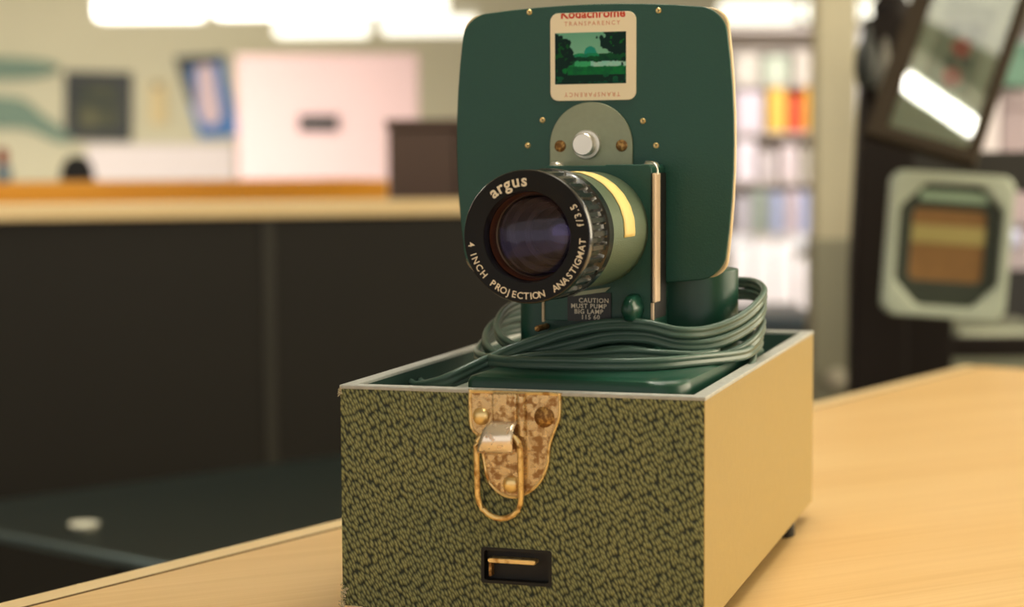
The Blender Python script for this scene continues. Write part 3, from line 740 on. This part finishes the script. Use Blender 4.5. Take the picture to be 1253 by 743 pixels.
# poster with figure on blue
a, b_ = at(216, 68, YB), at(292, 168, YB); w, h = b_.x-a.x, a.z-b_.z
ps = thing('poster', ((a.x+b_.x)/2, YB, (a.z+b_.z)/2), (0, -.05, 0), 'blue poster with a pale pink shape, hung right of the dark framed picture', 'poster')
link('backing', prism_y(NB(), [(-w*.5, h*.5), (w*.30, h*.5), (w*.32, h*.2), (w*.5, -h*.5), (-w*.18, -h*.5)], .0, .02), mat('poster_blue', rgb(74, 128, 196), .6), ps, sm=False)
link('dark_border', prism_y(NB(), [(-w*.5, h*.5), (w*.30, h*.5), (w*.30, h*.42), (-w*.30, h*.36), (-w*.22, -h*.05), (-w*.30, -h*.1)], -.01, .0), M_dkframe, ps, sm=False)
link('pale_figure', prism_y(NB(), cr([(-w*.12, h*.36), (w*.12, h*.36), (w*.16, h*.1), (w*.2, -.25*h), (0, -h*.36), (-w*.16, -h*.2), (-w*.16, h*.1)], 4, True), -.012, .0), mat('poster_pink', rgb(232, 206, 214), .6), ps, sm=False)
a, b_ = at(106, 178, YB), at(288, 226, YB)
wb = thing('whiteboard', ((a.x+b_.x)/2, YB-.03, -1.0), 0, 'white waist-high board against the far wall under the pictures', 'board')
hw_ = (b_.x-a.x)/2
link('panel', B(-hw_, hw_, 0, .05, .1, a.z+1), mat('board_white', rgb(250, 238, 238), .5), wb, .01)
link('trim', B(-hw_-.01, hw_+.01, -.01, .06, a.z+.99, a.z+1.02), mat('board_trim', rgb(226, 216, 204), .5), wb, .004)
for s in (-1, 1): link('leg', B(s*hw_*.8-.02, s*hw_*.8+.02, 0, .04, 0, .1), M_black, wb, sm=False)
# notices
for (p0, q0, p1_, q1, c, lab) in ((182, 100, 204, 152, rgb(226, 206, 158), 'small buff paper notice between the framed picture and the blue poster'),
                               ):
    a, b_ = at(p0, q0, YB), at(p1_, q1, YB); w, h = b_.x-a.x, a.z-b_.z
    nt_ = thing('paper_notice', ((a.x+b_.x)/2, YB, (a.z+b_.z)/2), 0, lab, 'notice')
    link('sheet', B(-w/2, w/2, 0, .05, -h/2, h/2), mat('buff_paper', c, .7), nt_, sm=False)
    link('pin', lathe_y(NB(), [(0, -.03), (.03, -.02), (.03, 0)], 0, h*.42, 12), mat('pin', rgb(120, 110, 90), .4), nt_)
# teal wall pieces far left: curved decorative shapes
M_teal = mat('faded_teal', rgb(122, 146, 130), .7)
a = at(22, 84, YB)
f1 = link('wall_shelf', prism_y(NB(), cr([(-.5, -.06), (0, -.09), (.3, -.04), (.33, .03), (.1, .08), (-.5, .09)], 4, True), -.05, .04), M_teal, None, .004); f1.location = (a.x, YB, a.z)
tag(f1, 'faded teal shelf high on the far wall, left of the framed picture', 'shelf')
a = at(28, 140, YB)
f2 = link('wall_banner', prism_y(NB(), cr([(-.5, .12), (-.05, .14), (.18, -.02), (.42, -.2), (.3, -.24), (.0, -.12), (-.5, -.1)], 4, True), -.02, .03), M_teal, None, .004); f2.location = (a.x, YB, a.z)
tag(f2, 'faded teal swooping banner on the far wall below the teal shelf', 'banner')
# dark chair top
a = at(94, 191, 6.2)
ch_ = thing('office_chair', (a.x, 6.2, -1.0), .3, 'black round-backed office chair showing just above the orange counter', 'chair')
zc = a.z + 1.0
link('backrest', prism_y(NB(), cr([(-.05, zc-.30), (-.056, zc-.08), (-.035, zc-.012), (0, zc), (.035, zc-.012), (.056, zc-.08), (.05, zc-.30)], 5) , -.02, .02), M_black, ch_, .008, 3)
link('seat', B(-.22, .22, -.42, .0, .43, .49), M_black, ch_, .02, 3)
link('back_post', B(-.02, .02, .02, .045, .46, zc-.12), M_black, ch_, .004)
link('column', lathe_z(NB(), [(.03, .06), (.03, .43)], 0, -.2, 16), M_black, ch_)
bm = NB()
for k in range(5):
    an = 2*PI*k/5; sweep(bm, [(0, -.2, .08), (.15*math.cos(an), -.2+.15*math.sin(an), .06), (.28*math.cos(an), -.2+.28*math.sin(an), .02)], circ(.018, 8))
link('star_base', bm, M_black, ch_)
# red and blue thing at the left edge
a = at(2, 216, 6.0)
bt = thing('bottle', (a.x, 6.0, 0), 0, 'blurred red-topped blue bottle at the left edge of the far counter', 'bottle')
b0 = -1.0
hh = a.z
bt.location.z = hz-1.0+.0; bt.location.x = at(4, 216, 4.55).x; bt.location.y = 4.55
link('body', lathe_z(NB(), [(0, 0), (.018, 0), (.020, .004), (.020, .036), (.012, .044)], 0, 0, 24), mat('bottle_blue', rgb(110, 136, 150), .4), bt)
link('cap', lathe_z(NB(), [(.013, .043), (.014, .046), (.014, .078), (.010, .084), (0, .085)], 0, 0, 24), mat('bottle_red', rgb(140, 74, 56), .4), bt)

# fluorescent fittings
M_tube = mat('lit_tube', (1, 1, 1, 1), .5, emit=(1.0, .97, .80, 1), es=1.15)
M_tray = mat('fitting_white', rgb(225, 222, 205), .5)
def fitting(px0, px1, py0, py1, Y, label, group):
    a, b_ = at(px0, py0, Y), at(px1, py1, Y); w, h = b_.x-a.x, a.z-b_.z
    t = thing('ceiling_light', ((a.x+b_.x)/2, Y, 1.72), 0, label, 'light', group)
    zt_ = a.z-1.72; zb_ = b_.z-1.72
    link('diffuser', prism_y(NB(), rrect(-w/2, w/2, zb_, zt_, min(h, w)*.28, 3), -.05, .10), M_tube, t, .01)
    link('tray', B(-w/2, w/2, -.03, .08, zt_-.002, zt_+.05), M_tray, t, sm=False)
    for s in (-1, 1): link('hanger', B(s*w*.35-.006, s*w*.35+.006, .02, .032, zt_+.04, 0), M_tray, t, sm=False)
LN = 'fluorescent fittings in the near row, left of the projector'; LF = 'fluorescent fittings in the far row, left of the projector'; LR = 'fluorescent fittings right of the projector'
fitting(117, 250, -3, 25, 12, 'leftmost hanging fluorescent fitting of the near row', LN)
fitting(262, 393, -6, 22, 12, 'middle hanging fluorescent fitting of the near row, over the pink panel edge', LN)
fitting(405, 548, -8, 19, 12, 'hanging fluorescent fitting of the near row closest to the projector', LN)
fitting(336, 452, 23, 45, 14, 'left fluorescent fitting of the lower far row above the pink panel', LF)
fitting(467, 585, 21, 42, 14, 'right fluorescent fitting of the lower far row, nearest the projector', LF)
fitting(880, 976, 2, 29, 12.5, 'fluorescent fitting directly right of the projector head', LR)
fitting(985, 1056, 0, 26, 12.5, 'middle fluorescent fitting right of the projector', LR)
fitting(1063, 1131, -2, 23, 12.5, 'fluorescent fitting beside the tilted framed picture', LR)

# overhead fitting above the counter, mirrored in the glass of the tilted picture
ol = thing('ceiling_light', (.134, .862, 1.45), math.atan2(.7104-1.0151, .2005-.0681), 'long bright fluorescent fitting hanging over the projector counter', 'light')
M_tube2 = mat('bright_tube', (1, 1, 1, 1), .5, emit=(1.0, .97, .86, 1), es=46)
link('tube', B(-.6, .6, -.022, .022, 0, .02), M_tube2, ol, .006)
link('tray', B(-.62, .62, -.06, .06, .02, .06), M_tray, ol, sm=False)
for s in (-1, 1): link('hanger', B(s*.4-.005, s*.4+.005, -.005, .005, .06, .27), M_tray, ol, sm=False)

# ------------------------------------------------------------------ far shop, right side
M_pale = mat('pale_shelving', rgb(214, 204, 196), .6)
YS = 8.5
sx0, sx1 = at(872, 200, YS).x, at(1046, 200, YS).x
su = thing('shelving_unit', (sx0, YS, -1.0), 0, 'pale open shelving unit with coloured packets right of the projector', 'shelf')
sw = sx1-sx0; ztop = at(900, 34, YS).z+1
for x in (0, sw-.03): link('upright', B(x, x+.03, 0, .3, 0, ztop), M_pale, su, sm=False)
zsh = [at(900, y, YS).z+1 for y in (382, 286, 222, 162, 103, 60)]
for z in zsh: link('shelf', B(.03, sw-.03, 0, .3, z-.012, z), M_pale, su, sm=False)
link('back_panel', B(.03, sw-.03, .29, .30, zsh[1], ztop), mat('pale_back', rgb(206, 196, 178), .7), su, sm=False)
link('top', B(0, sw, 0, .3, ztop-.02, ztop), M_pale, su, sm=False)
def packet(px0, px1, py0, py1, Y, col, name, label, cat, group=None, soft=.01):
    a, b_ = at(px0, py0, Y), at(px1, py1, Y); w, h = b_.x-a.x, a.z-b_.z
    t = thing(name, ((a.x+b_.x)/2, Y+.01, b_.z), 0, label, cat, group)
    nm = 'c%02x%02x%02x' % tuple(int(k) for k in col)
    link('body', B(-w/2, w/2, 0, .09, 0, h*.92), mat('packet_'+nm, rgb(*col), .55), t, min(soft, w*.15), 2)
    link('lid', B(-w*.47, w*.47, .005, .085, h*.92, h), mat('lid_'+nm, rgb(*[min(255, c*1.05+8) for c in col]), .55), t, .002)
    return t
for (a0, a1, b0_, b1_, c, nm, lab) in (
    (940, 962, 108, 162, (240, 196, 84), 'packet', 'yellow packet at the left of the bright row beside the projector'),
    (964, 984, 116, 162, (214, 84, 40), 'packet', 'vermilion packet between yellow ones on the pale shelves'),
    (986, 998, 106, 162, (242, 190, 60), 'packet', 'narrow deep yellow packet right of the vermilion one'),
    (1006, 1032, 106, 162, (246, 200, 60), 'packet', 'broad yellow packet near the dark post'),
    (1033, 1045, 112, 162, (226, 140, 84), 'packet', 'orange packet against the dark post'),
    (900, 934, 112, 162, (226, 214, 224), 'box', 'pale lilac box left of the yellow packets'),
    (898, 930, 66, 103, (214, 208, 196), 'box', 'off-white box on the shelf above the lilac box'),
    (934, 966, 68, 103, (196, 206, 186), 'box', 'pale green box above the yellow packet'),
    (972, 992, 64, 103, (210, 202, 190), 'box', 'pale grey box above the vermilion packet'),
    (996, 1014, 62, 103, (150, 158, 132), 'box', 'sage green box on the upper pale shelf'),
    (900, 926, 172, 222, (236, 226, 234), 'box', 'near-white box below the lilac box'),
    (930, 950, 184, 222, (206, 196, 196), 'box', 'grey-pink box below the yellow packet'),
    (956, 976, 178, 222, (222, 208, 210), 'box', 'pale rose box below the vermilion packet'),
    (982, 1000, 182, 222, (196, 190, 176), 'box', 'stone coloured box on the third pale shelf'),
    (902, 918, 240, 286, (196, 192, 200), 'box', 'grey-lilac box just above the bright gap'),
    (922, 938, 232, 286, (160, 172, 160), 'box', 'grey-green box above the bright gap'),
    (944, 958, 236, 286, (180, 190, 220), 'box', 'pale blue box above the bright gap'),
    (964, 976, 234, 286, (222, 206, 214), 'box', 'pale pink narrow box beside the pale blue box'),
    (980, 998, 236, 286, (176, 184, 216), 'box', 'light blue box at the right above the bright gap')):
    packet(a0, a1, b0_, b1_, YS, c, nm, lab, nm, 'packets and boxes on the pale shelving unit')
# white boxes that catch the daylight
for k, (a0, a1, b0_, lab) in enumerate(((896, 920, 300, 'tall white carton next to the projector on the lowest pale shelf'), (922, 946, 290, 'tallest white carton on the lowest pale shelf'), (948, 972, 296, 'middle white carton on the lowest pale shelf'), (976, 998, 318, 'short white carton at the right of the lowest pale shelf'))):
    packet(a0, a1, b0_, 382, YS+.01, (255, 250, 252), 'carton', lab, 'box', 'white cartons on the lowest pale shelf')
# grey-blue bench in front of the shelving
a, b_ = at(880, 386, 4.6), at(1002, 400, 4.6)
bn = thing('bench', (a.x, 4.6, -1.0), 0, 'blue-grey bench behind the case, right of the projector', 'bench')
bw = b_.x-a.x
link('top', B(-.1, bw, 0, .4, a.z+.96, a.z+1), mat('bench_grey', rgb(92, 104, 112), .4), bn, .004, sm=False)
link('front', B(-.09, bw-.01, .02, .04, .05, a.z+.96), mat('bench_front', rgb(74, 84, 88), .5), bn, sm=False)
for x in (-.08, bw-.05): link('leg', B(x, x+.03, .02, .05, 0, .05), M_black, bn, sm=False)
# pale column
a, b_ = at(1000, 60, 4.2), at(1049, 60, 4.2)
pc = thing('column', ((a.x+b_.x)/2, 4.2, -1.0), 0, 'pale olive-grey square column left of the dark wooden post', 'column')
cw2 = (b_.x-a.x)/2; cm = mat('olive_grey', rgb(206, 198, 168), .7, noise=.06, nscale=5)
link('shaft', B(-cw2, cw2, 0, .1, .04, 1.62), cm, pc, .006, sm=False)
link('lower_sleeve', B(-cw2-.004, cw2+.004, -.006, .106, .0, at(1020, 292, 4.2).z+1), mat('sleeve_grey', rgb(150, 148, 126), .6), pc, .004, sm=False)
link('collar', B(-cw2-.01, cw2+.01, -.01, .11, 1.62, 1.66), cm, pc, .003, sm=False)
rd = link('door_knob', lathe_y(NB(), [(0, -.05), (.018, -.046), (.025, -.03), (.02, -.014), (.01, -.008), (.01, -.004)], 0, at(1016, 462, 4.2).z+1, 24), mat('pale_knob', rgb(196, 190, 170), .4), pc)

# dark wooden display stand: post, rails, back board
YD = 2.95
st = thing('display_stand', (at(1078, 300, YD).x, YD, -1.0), 0, 'tall dark brown wooden display stand holding pictures at the right', 'stand')
M_post = mat('blackish_brown_wood', rgb(26, 19, 15), .6, spec=.2, noise=.15, nscale=20)
sx = lambda px: at(px, 300, YD).x - st.location.x
sz = lambda py: at(1100, py, YD).z + 1.0
link('post', prism_y(NB(), [(sx(1045), 0), (sx(1112), 0), (sx(1112), sz(290)), (sx(1122), sz(150)), (sx(1116), sz(20)), (sx(1062), sz(20)), (sx(1054), sz(150)), (sx(1046), sz(330))], 0, .06), M_post, st, .004, sm=False)
link('finial', lathe_z(NB(), [(.028, sz(22)), (.03, sz(4)), (.018, sz(-10)), (.024, sz(-22)), (.0, sz(-40))], sx(1092), .03, 20), M_post, st)
link('back_board', B(sx(1108), sx(1170), .015, .045, 0, sz(180)), M_post, st, .003, sm=False)
link('rail', B(sx(1110), sx(1300), .01, .05, sz(236), sz(186)), mat('dark_rail', rgb(34, 32, 26), .6), st, .004, sm=False)
link('rail', B(sx(1168), sx(1300), .02, .05, sz(440), sz(415)), M_post, st, .004, sm=False)
# ornaments on the post
for (px, py, r, lab, c) in ((1062, 70, .020, 'dark pointed ornament hung on the top left of the wooden post', (38, 42, 38)), (1084, 88, .016, 'grey ornament hung in the middle of the wooden post top', (120, 118, 108))):
    a = at(px, py, YD-.03)
    o = link('ornament', lathe_z(NB(), [(0, -.05), (r*.7, -.045), (r, -.02), (r*.9, .01), (r*.4, .03), (r*.25, .05), (0, .056)], 0, 0, 20), mat('orn_%d' % px, rgb(*c), .4), None)
    o.location = (a.x, YD-.022, a.z); tag(o, lab, 'ornament')

# tilted glazed picture
pc_ = at(1158, 80, 2.55); tilt = math.radians(16); yawp = math.radians(-14)
ctr = at(1168, 72, 2.55)
tp_ = thing('framed_picture', pc_, 0, 'tilted glazed picture of red flowers in a brown frame hung on the wooden stand', 'picture')
n_ = Vector((math.sin(yawp)*math.cos(tilt), -math.cos(yawp)*math.cos(tilt), math.sin(tilt)))
yl = -n_; xl = Vector((0, 0, 1)).cross(n_).normalized() ; xl = xl if xl.x > 0 else -xl
zl_ = xl.cross(yl).normalized()
Rm = Matrix((xl, yl, zl_)).transposed() @ Matrix.Rotation(math.radians(17), 3, 'Y')
tp_.rotation_euler = Rm.to_euler()
rd_ = (ctr - CP).normalized(); tp_.location = CP + rd_ * ((pc_ - CP).dot(n_) / rd_.dot(n_))
gw, gh = .112, .236                       # glass size
go = [(-gw/2, -gh/2), (gw/2, -gh/2), (gw/2, gh/2), (-gw/2, gh/2)]
fw = .020
def off_(e): return [(-gw/2-e, -gh/2-e), (gw/2+e, -gh/2-e), (gw/2+e, gh/2+e), (-gw/2-e, gh/2+e)]
ol_ = [(-gw/2-.026, -gh/2-.02), (gw/2+.016, -gh/2-.02), (gw/2+.016, gh/2+.02), (-gw/2-.026, gh/2+.02)]
PO = .04
fr_ = link('frame', ring_y(NB(), ol_, go, -.012, .02), mat('brown_frame', rgb(52, 42, 26), .6, spec=.2), tp_, .003, sm=False)
link('mount_card', B(-gw/2-.002, gw/2+.002, .006, .012, -gh/2-.002, gh/2+.002), mat('grey_green_mount', rgb(160, 166, 142), .8), tp_, sm=False)
link('print', B(-gw*.30, gw*.30, .0045, .006, -.045, .085), mat('print_ground', rgb(120, 130, 110), .8), tp_, sm=False)
M_fl = mat('flower_red', rgb(150, 50, 38), .7); M_lf = mat('leaf_dark', rgb(46, 66, 56), .7)
def blob(bm, cx, cz, r, seed):
    rnd = random.Random(seed); pts = [(cx + r*(.75+.35*rnd.random())*math.cos(2*PI*k/10), cz + r*(.75+.35*rnd.random())*math.sin(2*PI*k/10)) for k in range(10)]
    prism_y(bm, cr(pts, 3, True), .0035, .0046)
bm = NB(); blob(bm, .004, .020, .015, 1); blob(bm, .004, -.024, .015, 2); link('flowers', bm, M_fl, tp_, sm=False)
bm = NB(); blob(bm, -.004, -.003, .009, 3); blob(bm, .016, -.001, .009, 5); blob(bm, .012, .046, .013, 6); blob(bm, -.012, .044, .011, 7); link('leaves', bm, M_lf, tp_, sm=False)
link('glass', B(-gw/2, gw/2, -.001, .0005, -gh/2, gh/2), glass('picture_glass', (.95, .97, .95, 1), 1.7), tp_, sm=False)

# white rounded frame with ochre picture
YT = 2.75
a, b_ = at(1084, 212, YT), at(1232, 388, YT)
wf = thing('framed_picture', ((a.x+b_.x)/2, YT, (a.z+b_.z)/2), (0, .07, 0), 'ochre striped picture in a rounded white frame with cut corners below the tilted one', 'picture')
w, h = b_.x-a.x, a.z-b_.z
def octo(w, h, c): return [(-w/2+c, -h/2), (w/2-c, -h/2), (w/2, -h/2+c), (w/2, h/2-c), (w/2-c, h/2), (-w/2+c, h/2), (-w/2, h/2-c), (-w/2, -h/2+c)]
link('frame', ring_y(NB(), octo(w, h, .012), octo(w*.84, h*.84, .036), -.02, .01), mat('greenish_white', rgb(180, 190, 170), .4), wf, .006, 3)
link('inner_border', ring_y(NB(), octo(w*.86, h*.86, .036), octo(w*.60, h*.50, .006), -.008, .006), mat('border_dark_green', rgb(46, 54, 40), .5), wf, .002)
pw, ph = w*.62, h*.52
link('picture', B(-pw/2, pw/2, -.004, .004, -ph/2, ph/2), mat('ochre', rgb(140, 102, 52), .6, noise=.15, nscale=40), wf, sm=False)
link('stripe', B(-pw/2, pw/2, -.006, -.004, ph*.02, ph*.26), mat('pale_yellow', rgb(172, 158, 94), .6), wf, sm=False)
link('top_band', B(-w*.26, w*.30, -.0105, -.008, h*.30, h*.37), mat('mint_band', rgb(150, 176, 148), .5), wf, .001)

# things further right
for (p, q_, r0, r1, Y, c, nm, lab, cat) in (
    (1201, 1222, 108, 240, 3.6, (255, 246, 252), 'white_panel', 'slim bright white panel right of the tilted picture', 'panel'),
    (1226, 1275, 108, 270, 3.9, (196, 178, 184), 'storage_box', 'large greyish pink box at the right edge', 'box'),
    (1228, 1275, 52, 106, 3.8, (116, 158, 140), 'storage_box', 'teal green box on top of the greyish pink box', 'box'),
    (1165, 1262, 394, 440, 3.4, (120, 124, 106), 'drawer_unit', 'grey drawer front below the white rounded frame', 'drawer')):
    a, b_ = at(p, r0, Y), at(q_, r1, Y); w, h = b_.x-a.x, a.z-b_.z
    if nm in ('white_panel', 'drawer_unit'):
        t = thing(nm, ((a.x+b_.x)/2, Y, -1.0), 0, lab, cat)
        link('panel', B(-w/2, w/2, 0, .1, 0, a.z+1), mat('m_%d' % p, rgb(*c), .5), t, .004)
        if nm == 'drawer_unit':
            link('drawer_front', B(-w*.42, w*.45, -.012, 0, a.z+1-h*.75, a.z+1-h*.2), mat('pale_drawer', rgb(190, 196, 176), .5), t, .004)
            link('handle', B(-.03, .03, -.03, -.012, a.z+1-h*.5, a.z+1-h*.42), M_alu_b, t, .002)
        else: link('cap', B(-w*.55, w*.55, -.005, .105, a.z+1, a.z+1.01), mat('m_%d' % p, rgb(*c), .5), t, .002)
    else:
        t = thing(nm, ((a.x+b_.x)/2, Y, b_.z), 0, lab, cat)
        link('body', B(-w/2, w/2, 0, .2, 0, h*.85), mat('m_%d' % p, rgb(*c), .5), t, .005)
        link('lid', B(-w*.51, w*.51, -.005, .205, h*.85, h), mat('ml_%d' % p, rgb(*[min(255, k+10) for k in c]), .5), t, .004)
a = at(1252, 270, 3.9)
cbn = thing('side_cabinet', (a.x, 3.85, -1.0), 0, 'black side cabinet carrying the boxes at the right edge', 'cabinet')
zz = at(1250, 270, 3.9).z + 1
link('body', B(-.05, .12, 0, .28, 0, zz-.012), mat('blackish', rgb(34, 34, 34), .5), cbn, .003, sm=False)
link('top', B(-.055, .125, -.01, .29, zz-.012, zz), mat('cab_top', rgb(170, 160, 166), .5), cbn, .002, sm=False)
link('upper_panel', B(-.045, .115, -.006, 0, zz-.1, zz-.016), mat('cab_panel', rgb(190, 178, 188), .5), cbn, .002, sm=False)
gl_ = link('globe_ornament', lathe_z(NB(), [(0, -.022), (.012, -.02), (.020, -.008), (.021, .002), (.016, .014), (.006, .021), (0, .022)], 0, 0, 24), mat('ice_blue', rgb(206, 212, 250), .3), None)
a = at(1240, 292, 3.80); gl_.location = (a.x, 3.822, a.z); tag(gl_, 'round ice-blue ornament on the front of the side cabinet at right', 'ornament')
